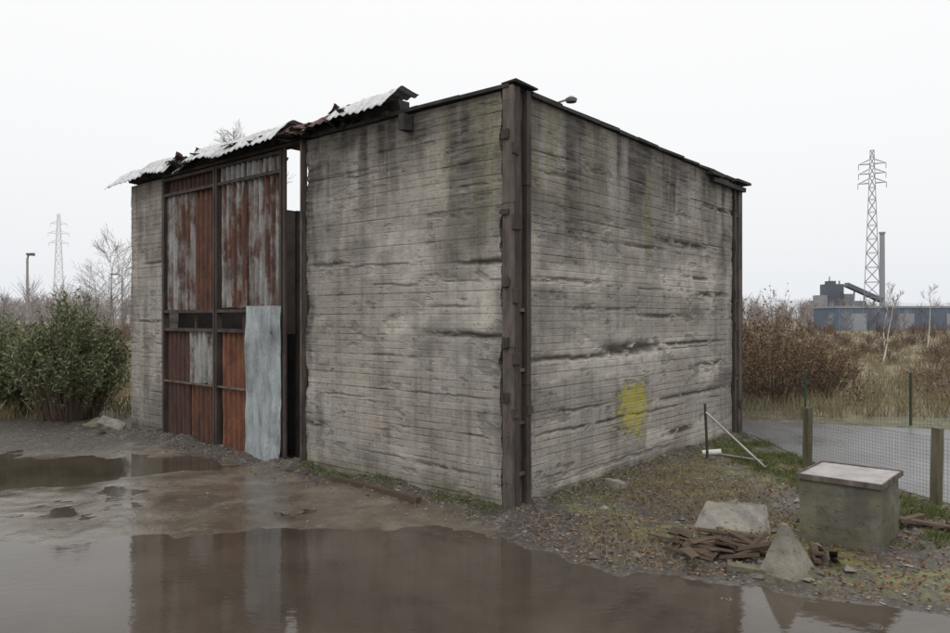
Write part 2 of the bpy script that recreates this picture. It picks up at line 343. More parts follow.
def mr_(A,Z):
    r=.8*streak(A,Z,7,5.3,2.2)+.4*ss(.48,.68,fbm(A*.8,Z*1.6,34))+.55*ss(.5,.0,Z)*ss(.35,.6,fbm(A*3,Z*4,35))
    r+=.4*ss(5.8,7.6,A)*ss(.4,.6,fbm(A*2,Z*1,36))+.3*ss(4.2,5.3,Z)+.4*ss(.46,.64,fbm(A*1.7,Z*.5,39))*ss(1.2,4.5,Z)
    n=fbm(A*7,Z*7,37); n_=fbm(A*2.5,Z*2.5,87)
    e=((A-3.15)/.54)**2+((Z-1.10)/.36)**2; g_=ss(1.6,.2,e+2.8*(n-.5)+1.6*(n_-.5))*.95
    e2=((A-3.42)/.2)**2; g_=np.maximum(g_,ss(1.3,.3,e2+2*(n-.5))*ss(.1,.7,Z)*ss(1.25,1.0,Z)*.8)
    e2=((A-2.95)/.12)**2; g_=np.maximum(g_,ss(1.3,.2,e2+2*(n-.5))*ss(.4,.8,Z)*ss(1.2,1.0,Z)*.72)
    g_=np.maximum(g_,.70*ss(1,.1,((A-3.67)/.12)**2+.9*(n-.5))*ss(3.1,3.8,Z)*ss(5.1,4.8,Z))
    g_=np.maximum(g_,.55*ss(.44,.60,fbm(A*3.2,Z*.7,38))*ss(3.5,4.7,Z)*ss(3.6,1,A))
    g_=np.maximum(g_,.5*ss(.75,.38,A)*ss(2.4,4.2,Z)*ss(.35,.55,fbm(A*5,Z*.9,138)))
    g_=np.maximum(g_,.45*ss(.4,.1,Z)*ss(.42,.58,fbm(A*2,Z*3,139)))
    b=.5*ss(.5,.68,fbm(A*.7,Z*1.8,40))*ss(4.8,3.2,Z)
    return [np.clip(r,0,1)*(1-.8*np.clip(g_,0,1)),np.clip(g_,0,1),b]
gR=[(2.0,1.93,1.9,.030,.045),(3.1,1.99,.9,.085,.10),(5.2,2.02,1.5,.03,.04),(5.1,3.78,.95,.055,.065),(3.6,3.62,.8,.03,.03),(2.0,.95,1.8,.02,.028),(5.5,1.1,1.6,.03,.035),(6.4,2.9,.8,.045,.045),(1.2,3.0,.8,.025,.025),(1.6,1.2,.8,.02,.025),(6.6,4.6,.8,.05,.04),(4.2,2.5,.8,.035,.035),(1.0,4.4,.5,.03,.02),(3.0,.3,1.5,.03,.02),(4.9,.5,.5,.05,.04),(2.2,2.6,.7,.02,.02),(6.2,1.6,.7,.04,.04),(5.6,3.2,.6,.03,.04)]
wall('right_wall',.36,7.38,-.1,5.31,PR,gR,mr_,51,ztop=lambda A:5.31-.012*A+0*A,rag=(.05,.08))
zm=lambda A,Z:[.3*fbm(A,Z,61),0*A,0*A]
wall('back_wall',.3,10.0,-.1,5.2,PB,[],zm,57,sa=.2,sz=.1)
wall('far_side_wall',.32,7.6,-.1,5.2,PL,[],zm,58,sa=.2,sz=.1)
mb=MB()
a=.36
while a<7.5:
    l=random.uniform(.5,1.1); b_=min(a+l,7.55); z=5.315-.012*(a+b_)/2+random.uniform(-.008,.012)
    mb.box(((a+b_)/2,.10,z+.03),((b_-a)-.01,.32,.05),Matrix.Rotation(random.uniform(-.012,.018),3,'Y'),0,.008); a=b_
a=.0
while a<3.2:
    l=random.uniform(.5,.9); b_=a+l
    mb.box((.10,(a+b_)/2,5.365+random.uniform(-.008,.012)),(.34,(b_-a)-.01,.05),Matrix.Rotation(random.uniform(-.012,.012),3,'X'),0,.008); a=b_
mb.bx(-.06,.42,-.1,.12,5.39,5.415,0,.008)
mb.obj('roof_coping',[M_tar],B)
mb=MB(); mb.bx(6.2,7.85,-.10,-.03,5.06,5.14,0,.012); mb.bx(6.0,6.6,-.14,-.02,5.17,5.22,0,.01); mb.bx(7.2,7.95,-.18,.2,5.2,5.25,0,.01)
mb.bx(-.20,-.02,1.70,1.82,5.08,5.30,0,.012); mb.obj('beam_stub',[M_tar],B)
def column(name,x0,z1,flip=False):
    mb=MB()
    mb.bx(x0+.03,x0+.34,.03,.13,-.1,z1,1)
    def strip(xa,xb,ya,yb,m):
        z=-.1
        while z<z1:
            l=random.uniform(.5,1.1); ze=min(z1,z+l); o_=random.uniform(-.005,.005)
            mb.bx(xa+o_,xb+o_,ya+o_,yb,z,ze-.002,m,.003); z=ze
    strip(x0+.0,x0+.10,-.045,.028,0); strip(x0+.25,x0+.345,-.045,.028,0 if not flip else 1)
    if not flip: strip(x0-.05,x0-.006,-.045,.11,1)
    else: mb.bx(x0+.348,x0+.42,-.045,.2,-.1,z1,0)
    z=.5
    while z<z1-.5:
        w_=random.uniform(.10,.22)
        if random.random()<.7: mb.bx(x0+.102,x0+.248,-.02,.028,z,z+.04,1,.004)
        if random.random()<.8: mb.bx(x0-.07 if not flip else x0-.02,x0+random.uniform(.03,.12),-.068,-.05,z+.1,z+.1+w_,0,.012)
        if random.random()<.35: mb.bx(x0+.24,x0+.36,-.065,-.05,z+.12,z+.1+w_,0,.01)
        if not flip and random.random()<.8:
            mb.bx(x0-.085,x0-.056,.0,random.uniform(.06,.13),z+.3,z+.3+random.uniform(.05,.14),0,.012)
        z+=random.uniform(.6,1.0)
    return mb.obj(name,[M_steel,M_steel2],B)
column('corner_column',0,5.36); column('far_corner_column',7.39,5.2,True)
def sheet(name,y0,y1,z0,z1,mat,x=-.0,pitch=.165,amp=.045,dent=.02,rag=.0,seed=1):
    n=max(3,int((y1-y0)/(pitch/12))); m=max(3,int((z1-z0)/.08))
    A,Z=np.meshgrid(np.linspace(y0,y1,n),np.linspace(z0,z1,m),indexing='ij')
    d=amp*np.sin(2*math.pi*A/pitch)+dent*2*(fbm(A*1.5,Z*1.5,seed)-.5)
    Z2=Z+rag*(fbm(A*6,A*0,seed+2)-.5)*2*np.where(Z<(z0+z1)/2,1,.6)*np.abs(Z-(z0+z1)/2)/((z1-z0)/2)
    P=np.stack([x-d,A,Z2],-1).reshape(-1,3); I=np.arange(n*m).reshape(n,m)
    F=np.stack([I[:-1,:-1],I[1:,:-1],I[1:,1:],I[:-1,1:]],-1).reshape(-1,4)
    return npobj(name,P,F,[mat],B,True)
sheet('door_sheet',7.72,8.76,2.60,4.98,M_corrM,.04,seed=1,rag=.03)
sheet('door_sheet_b',6.86,7.74,2.62,4.97,M_corrR,.065,seed=2,rag=.02)
sheet('door_sheet_c',6.86,8.76,4.99,5.27,M_corrD,.08,seed=3)
sheet('door_sheet_d',7.80,8.76,.06,2.24,M_corrD,.05,seed=4,rag=.04)
sheet('door_sheet_e',6.88,7.86,1.22,2.24,M_corrZ,.04,seed=5,rag=.04)
sheet('door_sheet_f',6.88,7.82,.08,1.24,M_corrR,.07,seed=6,rag=.03)
sheet('door_sheet_g',5.82,6.72,2.66,4.90,M_corrM,.03,seed=7,rag=.03)
sheet('door_sheet_h',4.82,5.85,2.64,4.9,M_corrM,.06,seed=8,rag=.02)
sheet('door_sheet_i',4.82,6.72,4.89,5.28,M_corrZ,.02,seed=9)
sheet('door_sheet_j',5.78,6.72,.06,2.24,M_corrO,.05,seed=10,rag=.03)
sheet('door_sheet_k',4.74,5.76,-.0,2.68,M_blue,-.09,pitch=.17,amp=.007,dent=.06,seed=12,rag=.02)
sheet('door_sheet_l',5.78,6.1,2.25,2.6,M_corrD,.05,seed=13)
mb=MB()
for y0,y1 in ((8.755,8.83),(6.845,6.90),(6.76,6.82),(4.77,4.82)): mb.bx(-.05,.06,y0,y1,-.02,5.28,0,.004)
for y0,y1 in ((6.9,8.76),(4.82,6.76)):
    for z in (.02,2.24,2.6,4.93,5.24): mb.bx(-.045,.075,y0,y1,z-.028,z+.028,0,.003)
    mb.bx(-.04,-.01,y0,y1,1.195,1.23,1,.003)
    mb.bx(.12,.16,(y0+y1)/2-.03,(y0+y1)/2+.03,0,5.2,0)
mb.bx(-.04,.0,4.67,4.73,0,5.3,0,.004); mb.bx(-.07,.05,4.185,4.225,-.02,5.3,1,.008)
mb.bx(-.04,.1,4.2,8.82,5.30,5.36,0,.008)
mb.obj('door_frame',[M_steel,M_steel2],B)
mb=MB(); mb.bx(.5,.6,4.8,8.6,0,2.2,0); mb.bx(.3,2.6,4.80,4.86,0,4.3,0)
mb.obj('dark_gap_panels',[M_inshade],B)  # dark panels added behind the doors, standing in for shade in the gaps
def rsheet(y0,y1,zo,zi,xo,seed,twist=0.0,rag=.08,mat=None,xi=.55,knee=.0,taper=0.0):
    pitch=.16; n=int((y1-y0)/.018); m=22
    A,S=np.meshgrid(np.linspace(y0,y1,n),np.linspace(0,1,m),indexing='ij')
    ta=(A-y0)/(y1-y0)
    rg=rag*(fbm(A*3.2,A*0,seed,5)-.5)*2+.03*(vn(np.floor(A*6),A*0,seed)-.5)
    Xo=xo+rg+taper*ta
    k=.6; s1=np.clip(S/k,0,1); s2=np.clip((S-k)/(1-k),0,1)
    Xx=Xo+(knee-Xo)*s1+(xi-knee)*s2
    Zo=zo+rg*.5+twist*(ta-.5)
    Zz=Zo+(zi+twist*.6*(ta-.5)-Zo)*s1**.85-.03*s2+.12*(fbm(A*1.6,S*1.8,seed+1)-.5)*(1-s2)+.015*np.sin(2*math.pi*A/pitch)
    P=np.stack([Xx,A,Zz],-1).reshape(-1,3); I=np.arange(n*m).reshape(n,m)
    F=np.stack([I[:-1,:-1],I[1:,:-1],I[1:,1:],I[:-1,1:]],-1).reshape(-1,4)
    o=npobj('roof_sheet',P,F,[mat or M_roof],B,True)
    md=o.modifiers.new('s','SOLIDIFY'); md.thickness=.004
rsheet(9.2,10.85,5.30,5.60,-.34,1,twist=-.04)
rsheet(8.2,9.3,5.34,5.66,-.30,2,twist=.10)
rsheet(7.35,8.15,5.36,5.52,-.22,3,twist=-.16,mat=M_corrZ)
rsheet(6.1,7.5,5.34,5.66,-.34,4,twist=.07)
rsheet(4.5,6.15,5.34,5.68,-.38,5,twist=-.10)
rsheet(3.85,4.6,5.40,5.60,-.25,6,twist=.1,mat=M_corrD)
rsheet(3.0,3.95,5.42,5.64,-.28,7,twist=-.14,mat=M_corrD)
rsheet(1.95,3.25,5.42,5.72,-.34,8,twist=-.03,rag=.05,xi=.35)
mb=MB()
for i in range(30):
    y=random.uniform(2.6,9.4); z=5.38+random.uniform(.0,.14)
    mb.box((random.uniform(-.28,.05),y,z),(random.uniform(.05,.3),random.uniform(.05,.4),random.uniform(.01,.03)),Matrix.Rotation(random.uniform(-.4,.4),3,'X')@Matrix.Rotation(random.uniform(-.5,.5),3,'Y'),0,.02)
for y in np.arange(2.2,10.2,.9): mb.bx(-.12,.8,y-.04,y+.04,5.365,5.43,0,.01)
mb.bx(-.05,.2,3.2,10.3,5.37,5.50,0,.02); mb.bx(.0,.2,2.0,3.2,5.40,5.58,0,.02)
mb.obj('roof_battens',[M_tar],B)
def curl(y,z,w_,r,mat,sd):
    n=12;m=14; A,T=np.meshgrid(np.linspace(0,1,n),np.linspace(0,1,m),indexing='ij')
    ang=T*(1.6+.6*A); P=np.stack([-.12+A*w_*.8+.02*np.sin(A*30),y-np.sin(ang)*r*(1-.3*A)+.05*fbm(A*4,T*4,sd),z+(1-np.cos(ang))*r*(.8-.4*A)],-1).reshape(-1,3)
    I=np.arange(n*m).reshape(n,m); F=np.stack([I[:-1,:-1],I[1:,:-1],I[1:,1:],I[:-1,1:]],-1).reshape(-1,4); npobj('torn_sheet',P,F,[mat],B,True)
curl(3.45,5.62,.25,.16,M_corrD,1); curl(7.5,5.58,.2,.14,M_tar,2); curl(8.25,5.6,.2,.15,M_corrD,3)
lp=MB(); lp.tube((1.35,.25,5.2),(1.35,.22,5.50),.018,.016,6); lp.tube((1.35,.22,5.50),(1.45,.1,5.55),.014,.014,6)
lp.tube((1.45,.06,5.50),(1.45,.06,5.545),.075,.085,10); lp.tube((1.45,.06,5.545),(1.45,.06,5.58),.085,.03,10)
lp.obj('floodlight',[M_lamp],B)
# ---------------------------------------------------------------- pylons
def pylon(name,x,y,Ht,wb_,wt,arms,r,mat,rz=.3):
    mb=MB(); lv=14; zs=[Ht*(1-(1-i/lv)**1.25) for i in range(lv+1)]
    def w(z): return wb_+(wt-wb_)*min(1,(z/Ht))**.8
    cs=lambda z:[(sx*w(z)/2,sy*w(z)/2,z) for sx,sy in ((-1,-1),(1,-1),(1,1),(-1,1))]
    for i in range(lv):
        a=cs(zs[i]);b=cs(zs[i+1])
        for j in range(4):
            k=(j+1)%4; mb.tube(a[j],b[j],r*1.4,r*1.4,4,0,False); mb.tube(a[j],b[k],r,r,4,0,False); mb.tube(a[k],b[j],r,r,4,0,False); mb.tube(b[j],b[k],r,r,4,0,False)
    for za,hl in arms:
        ww=w(za)/2
        for s in (-1,1):
            for sy in (-1,1):
                mb.tube((s*ww,sy*ww,za),(s*hl,0,za),r*1.2,r*1.2,4); mb.tube((s*ww,sy*ww,za+Ht*.025),(s*hl,0,za),r,r,4)
            mb.tube((s*hl,0,za),(s*hl,0,za-Ht*.03),r*1.5,r*1.5,4)
    o=mb.obj(name,[mat]); o.location=(x,y,0); o.rotation_euler=(0,0,rz)
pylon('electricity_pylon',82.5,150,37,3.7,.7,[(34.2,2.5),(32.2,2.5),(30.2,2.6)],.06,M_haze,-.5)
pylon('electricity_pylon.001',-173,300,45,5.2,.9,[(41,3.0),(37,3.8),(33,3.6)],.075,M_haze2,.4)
mb=MB()
Yd=220
mb.bx(107.5,112.4,Yd,Yd+5,0,12.4,1); mb.bx(108.5,110.5,Yd+1,Yd+4,12.4,13.4,1); mb.bx(112.5,115.5,Yd,Yd+5,0,9.4,0); mb.bx(104.8,107.4,Yd,Yd+4,0,9.0,0); mb.bx(105,122,Yd+5.2,Yd+7,0,7.4,2)
for i in range(4): mb.bx(108+i*1.15,108.7+i*1.15,Yd-.12,Yd-.01,8.4,9.8,1)
mb.box((116.2,Yd-4,9.7),(11.5,2.2,1.2),Matrix.Rotation(.42,3,'Y'),1)
for xx_,zt in ((113,11.0),(116,9.8),(119,8.4)): mb.tube((xx_,Yd-4,0),(xx_+.5,Yd-4,zt-.3),.25,.25,4)
mb.tube((109,Yd+2,13.4),(109,Yd+2,14.8),.2,.16,6); mb.tube((112,Yd+2,12.4),(112,Yd+2,13.5),.25,.25,6)
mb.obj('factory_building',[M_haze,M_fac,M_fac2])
mb=MB(); 
for i in range(8): mb.tube((123.5,Yd-1,i*3.45),(123.5,Yd-1,(i+1)*3.45),.85-.02*i,.83-.02*i,16)
mb.tube((123.5,Yd-1,27.6),(123.5,Yd-1,28.1),.9,.9,16); mb.obj('factory_chimney',[M_haze])
mb=MB(); mb.bx(60.5,130,121,129,0,3.9,0); mb.bx(60.4,130.1,120.9,129.1,3.9,4.25,1)
for i in range(34): mb.bx(61+i*2,61.06+i*2,120.94,121,.2,3.85,1)
for i in range(9): mb.bx(63+i*8,65.6+i*8,120.92,120.98,.1,3,1)
mb.obj('blue_warehouse',[M_bluew,M_fac2])
mb=MB(); mb.bx(-120,-98,250,262,0,9,0); mb.bx(-96,-88,252,262,0,7,0); mb.add([(-120,250,9),(-98,250,9),(-98,262,9),(-120,262,9),(-109,250,12),(-109,262,12)],[(0,1,4),(2,3,5),(1,2,5,4),(3,0,4,5)],0)
mb.obj('distant_shed',[M_haze2])
hx=np.linspace(-900,900,160); hv=[];hf=[]
for i,x in enumerate(hx):
    z=9+26*float(fbm(np.array([x*.004]),np.array([0.0]),3)[0])
    hv+=[(x,820,-2),(x,860,z*.95),(x,1000,z*.6)]
for i in range(159):
    for k in range(2): hf.append((3*i+k,3*i+3+k,3*i+4+k,3*i+1+k))
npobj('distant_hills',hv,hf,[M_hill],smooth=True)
# ---------------------------------------------------------------- vegetation
def tubes_np(segs,n=3):
    S=np.array(segs,float); P0=S[:,0:3];P1=S[:,3:6];r0=S[:,6];r1=S[:,7]
    d=P1-P0; d/=np.linalg.norm(d,axis=1)[:,None]+1e-9
    ref=np.where(np.abs(d[:,2:3])<.9,np.array([[0,0,1.]]),np.array([[1.,0,0]])); a=np.cross(d,ref); a/=np.linalg.norm(a,axis=1)[:,None]; b=np.cross(d,a)
    vs=[]
    for P,r in ((P0,r0),(P1,r1)):
        for i in range(n):
            t_=2*math.pi*i/n; vs.append(P+a*(math.cos(t_)*r)[:,None]+b*(math.sin(t_)*r)[:,None])
    V=np.stack(vs,1).reshape(-1,3); base=np.arange(len(S))[:,None]*(2*n)
    F=np.concatenate([base+np.array([[i,(i+1)%n,n+(i+1)%n,n+i]]) for i in range(n)],0)
    return V,F
def grow(segs,p,d,l,r,depth,up=.15,spread_=.55,kids=3,minr=.003):
    n=4; 
    for i in range(n):
        d=(d+Vector((random.gauss(0,.10),random.gauss(0,.10),random.gauss(0,.08)+up*.3))).normalized()
        q_=p+d*(l/n); r2=max(minr,r*(1-.55/n)); segs.append((*p,*q_,r,r2)); p=q_; r=r2
        if depth>0 and i>=1:
            for k in range(random.randint(1,kids-1)):
                a=Vector((random.gauss(0,1),random.gauss(0,1),random.gauss(0,.5))); a=(a-d*a.dot(d)).normalized()
                grow(segs,p.copy(),(d*(1-spread_*.5)+a*spread_+Vector((0,0,up))).normalized(),l*random.uniform(.5,.72),max(minr,r*.55),depth-1,up,spread_,kids,minr)
def tree(name,x,y,h,r,depth=4,mats=None,lean=(0,0),spread_=.5,up=.2,kids=3,minr=.006,bl=.32):
    segs=[]; z0=gz(x,y)-.05; p=Vector((x,y,z0)); d=Vector((lean[0],lean[1],1)).normalized(); n=8; rr=r; idx0=[]
    for i in range(n):
        d=(d+Vector((random.gauss(0,.05),random.gauss(0,.05),.05))).normalized(); q_=p+d*h/n; r2=max(minr,r*(1-(i+1)/n*.9)); idx0.append(len(segs)); segs.append((*p,*q_,rr,r2)); p=q_; rr=r2
        if i>=2:
            for k in range(kids):
                a=random.uniform(0,6.28); dd=Vector((math.cos(a)*spread_*1.6,math.sin(a)*spread_*1.6,.8)).normalized()
                grow(segs,p.copy(),dd,h*bl*(1-i/n*.55),max(minr,rr*.5),depth-2,up,spread_,3,minr)
    V,F=tubes_np(segs,4); ns=len(segs); mi=np.ones(len(F),int); mi[np.isin(np.arange(len(F))%ns,idx0)]=0
    return npobj(name,V,F,mats or [M_bark,M_twig],mi=mi)
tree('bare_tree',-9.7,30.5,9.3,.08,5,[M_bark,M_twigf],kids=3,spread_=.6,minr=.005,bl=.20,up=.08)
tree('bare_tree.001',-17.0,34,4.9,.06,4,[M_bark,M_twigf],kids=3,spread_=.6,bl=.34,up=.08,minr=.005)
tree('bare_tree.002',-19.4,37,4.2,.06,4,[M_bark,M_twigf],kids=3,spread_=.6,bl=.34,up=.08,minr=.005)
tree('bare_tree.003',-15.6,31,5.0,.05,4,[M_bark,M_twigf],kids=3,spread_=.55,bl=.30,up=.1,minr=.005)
tree('birch_tree',18.9,33.5,3.1,.05,4,[M_birch,M_twig],lean=(.18,0),kids=2,bl=.22,minr=.004)
tree('birch_tree.001',25.6,41,3.6,.045,4,[M_birch,M_twig],lean=(.05,0),kids=2,bl=.22,minr=.004)
tree('birch_tree.002',29.5,52,4.2,.05,4,[M_birch,M_twigf],lean=(-.05,0),kids=2,bl=.22)
tree('birch_tree.003',16.5,30,2.6,.025,4,[M_bark,M_twig],kids=2,bl=.25,minr=.004)
def leafquads(P,dirs,ln,wd):
    n=len(P); d=dirs/(np.linalg.norm(dirs,axis=1)[:,None]+1e-9); r_=rng.normal(size=(n,3)); s=np.cross(d,r_); s/=np.linalg.norm(s,axis=1)[:,None]+1e-9
    l=(ln*(.6+.8*rng.random(n)))[:,None]; w_=(wd*(.6+.8*rng.random(n)))[:,None]
    V=np.stack([P,P+d*l*.5+s*w_*.5,P+d*l,P+d*l*.5-s*w_*.5],1).reshape(-1,3)
    F=np.arange(4*n).reshape(n,4); return V,F
def shrub(name,x,y,rad,h,shoots,leaves,ll,lw,mats,lowfrac=.25,seed=0,sr=.010,squash=1.0):
    rs=np.random.default_rng(seed+100); segs=[];LP=[];LD=[]; z0=gz(x,y)
    lobes=[(rs.uniform(0,6.28),rs.uniform(.6,1.1)) for _ in range(7)]
    for i in range(shoots):
        a=rs.uniform(0,6.28); rr=rs.random()**.55; 
        lob=.72+.28*max(math.cos(a-la)**5*lw_ if math.cos(a-la)>0 else 0 for la,lw_ in lobes)
        b0=np.array([x+math.cos(a)*rr*rad*.35,y+math.sin(a)*rr*rad*.35*squash,z0])
        hh=h*(1-.45*rr**2)*rs.uniform(.62,1.05)*(.8+.35*math.sin(a*2+seed+rr*5)*.5+.1)
        tip=np.array([x+math.cos(a)*rr*rad*lob,y+math.sin(a)*rr*rad*lob*squash,z0+hh])
        c=(b0+tip)/2+np.array([0,0,hh*.12])+rs.normal(size=3)*.06
        pts=[(1-s)**2*b0+2*s*(1-s)*c+s*s*tip for s in np.linspace(0,1,6)]
        for k in range(5): segs.append((*pts[k],*pts[k+1],sr*(1-k*.16),sr*(1-(k+1)*.16)))
        for j in range(3):
            s=rs.uniform(.4,.9); p=(1-s)**2*b0+2*s*(1-s)*c+s*s*tip; e=p+rs.normal(size=3)*np.array([.16,.16,.1])*h*.35+np.array([0,0,.1*h]); segs.append((*p,*e,sr*.5,sr*.25))
            m=int(leaves*.2)
            for _ in range(m): u_=rs.random(); LP.append(p+(e-p)*u_+rs.normal(size=3)*.015); LD.append((e-p)/np.linalg.norm(e-p)*.7+rs.normal(size=3)*.6)
        tg=tip-c; tg/=np.linalg.norm(tg)
        for _ in range(int(leaves*.5)):
            s=lowfrac+(1-lowfrac)*rs.random()**.7; LP.append((1-s)**2*b0+2*s*(1-s)*c+s*s*tip+rs.normal(size=3)*.02); LD.append(tg*.7+rs.normal(size=3)*.6)
    V,F=tubes_np(segs,3); mi=[0]*len(F); Fl=F.tolist()
    if LP:
        V2,F2=leafquads(np.array(LP),np.array(LD),ll,lw); Fl+= (F2+len(V)).tolist(); V=np.concatenate([V,V2]); mi+=[1]*len(F2)
    return npobj(name,V,Fl,mats,mi=mi)
shrub('evergreen_bush',-9.75,17.4,1.75,3.1,380,48,.12,.034,[M_twig,M_leafg],.15,1)
shrub('evergreen_bush.001',-12.2,18.6,1.9,2.5,340,45,.12,.034,[M_twig,M_leafg],.15,2)
shrub('bramble_shrub.004',-14.8,20,1.6,1.9,160,40,.12,.036,[M_twig,M_leafb],.15,12)
shrub('bramble_shrub',8.3,20,1.8,3.3,300,22,.07,.035,[M_twig,M_leafb],.2,3,.007)
shrub('bramble_shrub.001',7.2,22.5,1.9,3.9,320,18,.07,.035,[M_twig,M_leafb],.2,4,.007)
shrub('bramble_shrub.002',10.3,21.8,1.5,2.2,240,24,.07,.035,[M_twig,M_leafb],.2,5,.007)
shrub('bramble_shrub.003',6.9,19.2,1.0,2.2,150,26,.07,.03,[M_twig,M_leafb],.1,6,.006)
segs=[];LP=[];LD=[]
def inb(x,y,m=.5):
    lx,ly=L(x,y); return -m<lx<WX+m and -m<ly<WY+m
for i in range(560):
    yy=18.5*math.exp(random.random()*math.log(120/18.5)); xx_=random.uniform(-.85,.85)*yy
    if inb(xx_,yy,1.5) or (abs(xx_+11)<4 and yy<21): continue
    if yy<30 and random.random()<.45: continue
    z0=gz(xx_,yy); hh=random.uniform(.5,1.3) if yy<60 else random.uniform(1,2.4); n=26 if yy<60 else 22; sw=max(.005,yy*.00035)
    for k in range(n):
        a=random.uniform(0,6.28); ra=random.random()*hh*.9; top=(xx_+math.cos(a)*ra,yy+math.sin(a)*ra,z0+hh*random.uniform(.5,1)*(1-.4*ra/hh)); bx_=(xx_+math.cos(a)*ra*.4,yy+math.sin(a)*ra*.4,z0)
        segs.append((*bx_,*top,sw,sw*.5))
        for j in range(2):
            s=random.uniform(.3,.9); p=tuple(bx_[c]+(top[c]-bx_[c])*s for c in range(3)); segs.append((*p,p[0]+random.gauss(0,.22),p[1]+random.gauss(0,.22),p[2]+random.uniform(.05,.35)*hh,sw*.6,sw*.4))
        for j in range(4):
            s=random.uniform(.3,1); LP.append([bx_[c]+(top[c]-bx_[c])*s+random.gauss(0,.08) for c in range(3)]); LD.append([random.gauss(0,1) for c in range(3)])
V,F=tubes_np(segs,3); V2,F2=leafquads(np.array(LP),np.array(LD),.10,.05)
npobj('scrub',np.concatenate([V,V2]),F.tolist()+(F2+len(V)).tolist(),[M_twig,M_leafb],mi=[0]*len(F)+[1]*len(F2))
segs=[]
for i in range(900):
    yy=random.uniform(95,260); xx_=random.uniform(-.9,.9)*yy
    if 54<xx_<132 and 116<yy<145: continue
    hh=random.uniform(3.5,7.5)*(.75+.5*float(fbm(np.array([xx_*.03]),np.array([yy*.02]),8)[0]))*(1.0+yy/600)
    if xx_>0: hh*=.72
    if xx_>0 and yy<121: hh*=.55
    w_=hh*.3; sw=yy*.00028; segs.append((xx_,yy,-.2,xx_,yy,hh*.7,sw*1.5,sw))
    for k in range(34):
        s=random.uniform(.08,.75); zz=hh*s; a=random.uniform(0,6.28); ra=w_*random.uniform(.3,1)*math.sin(min(1,s+.3)*2.2)
        segs.append((xx_,yy,zz,xx_+math.cos(a)*ra,yy+math.sin(a)*ra,min(hh,zz+hh*random.uniform(.12,.35)),sw,sw*.5))
        segs.append((xx_+math.cos(a)*ra*.5,yy+math.sin(a)*ra*.5,zz+hh*.08,xx_+math.cos(a+.6)*ra,yy+math.sin(a+.6)*ra,min(hh,zz+hh*random.uniform(.1,.3)),sw*.8,sw*.4))
V,F=tubes_np(segs,3); npobj('distant_treeline',V,F,[M_twigf])
def blades(N,pos,hmin,hmax,w,name,mat,lean=.35,per=9,rad=.12):
    P=np.repeat(pos,per,axis=0); n=len(P); P=P+np.concatenate([rng.normal(size=(n,2))*rad,np.zeros((n,1))],1)
    hh=rng.uniform(hmin,hmax,n); a=rng.uniform(0,6.28,n); wd=w*(1+P[:,1]*.02); ax=np.stack([np.cos(a)*wd,np.sin(a)*wd,0*a],1)
    tip=P+np.stack([rng.normal(size=n)*lean*hh,rng.normal(size=n)*lean*hh,hh],1)
    midp=P*.5+tip*.5+np.array([0,0,.12])*hh[:,None]
    V=np.stack([P-ax,P+ax,midp+ax*.6,tip,midp-ax*.6],1).reshape(-1,3); F=np.arange(5*n).reshape(n,5)
    return npobj(name,V,F,[mat])
ys=17.2*np.exp(rng.random(11000)*math.log(110/17.2)); xs=rng.uniform(-.85,.85,11000)*ys
lx,ly=L(xs,ys); keep=~((lx>-.6)&(lx<WX+.5)&(ly>-.5)&(ly<WY+.5)); dr=sdp(xs,ys,ROAD); keep&=dr>.25; xs,ys=xs[keep],ys[keep]; zs=ground(xs,ys)[0]
blades(0,np.stack([xs,ys,zs],1),.15,.55,.006,'dry_grass',M_grass)
n=1900; xs=rng.uniform(4.4,5.9,n); ys=rng.uniform(7.6,14.0,n); k=(sdp(xs,ys,ROAD)>.02)&(fbm(xs*1.2,ys*1.2,21)>.45); xs,ys=xs[k],ys[k]; zs=ground(xs,ys)[0]
blades(0,np.stack([xs,ys,zs],1),.02,.09,.003,'grass_verge',M_weed,per=12,rad=.06,lean=.6)
n=900; lx=np.concatenate([rng.uniform(-.25,-.03,n//2),rng.uniform(.3,7.6,n//2)]); ly=np.concatenate([rng.uniform(.1,4.1,n//2),rng.uniform(-.35,-.05,n//2)])
xs,ys=W(lx,ly); k=fbm(xs*1.7,ys*1.7,31)>.52; xs,ys=xs[k],ys[k]; zs=ground(xs,ys)[0]
blades(0,np.stack([xs,ys,zs],1),.015,.06,.003,'wall_weeds',M_weed,per=6,rad=.04,lean=.7)
n=1700; xs=rng.uniform(1.2,5.6,n); ys=rng.uniform(6.4,12,n); lx,ly=L(xs,ys); D_=ground(xs,ys); k=(ly<-.1)&(D_[0]>.02)&(fbm(xs*1.1,ys*1.1,33)>.5); xs,ys=xs[k],ys[k]; zs=D_[0][k]
blades(0,np.stack([xs,ys,zs],1),.02,.10,.0025,'waste_ground_grass',M_grass,per=8,rad=.06,lean=.9)
def stones(name,xs,ys,sz,mat):
    n=len(xs); zs=ground(xs,ys)[0]; base=np.array([[1,0,0],[0,1,0],[-1,0,0],[0,-1,0],[0,0,1],[0,0,-1.]])
    V=base[None]*sz[:,None,None]*rng.uniform(.5,1.1,(n,6,1))*np.array([1,1,.6]); a=rng.uniform(0,6.28,n); c,s=np.cos(a)[:,None],np.sin(a)[:,None]
    Vx=V[:,:,0]*c-V[:,:,1]*s+rng.normal(size=(n,6))*sz[:,None]*.25; Vy=V[:,:,0]*s+V[:,:,1]*c+rng.normal(size=(n,6))*sz[:,None]*.25
    V=np.stack([Vx+xs[:,None],Vy+ys[:,None],V[:,:,2]+(zs+sz*.15)[:,None]],-1).reshape(-1,3)
    f=np.array([[0,1,4],[1,2,4],[2,3,4],[3,0,4],[1,0,5],[2,1,5],[3,2,5],[0,3,5]]); F=(np.arange(n)[:,None,None]*6+f[None]).reshape(-1,3)
    return npobj(name,V,F,[mat])
xs=[];ys=[]
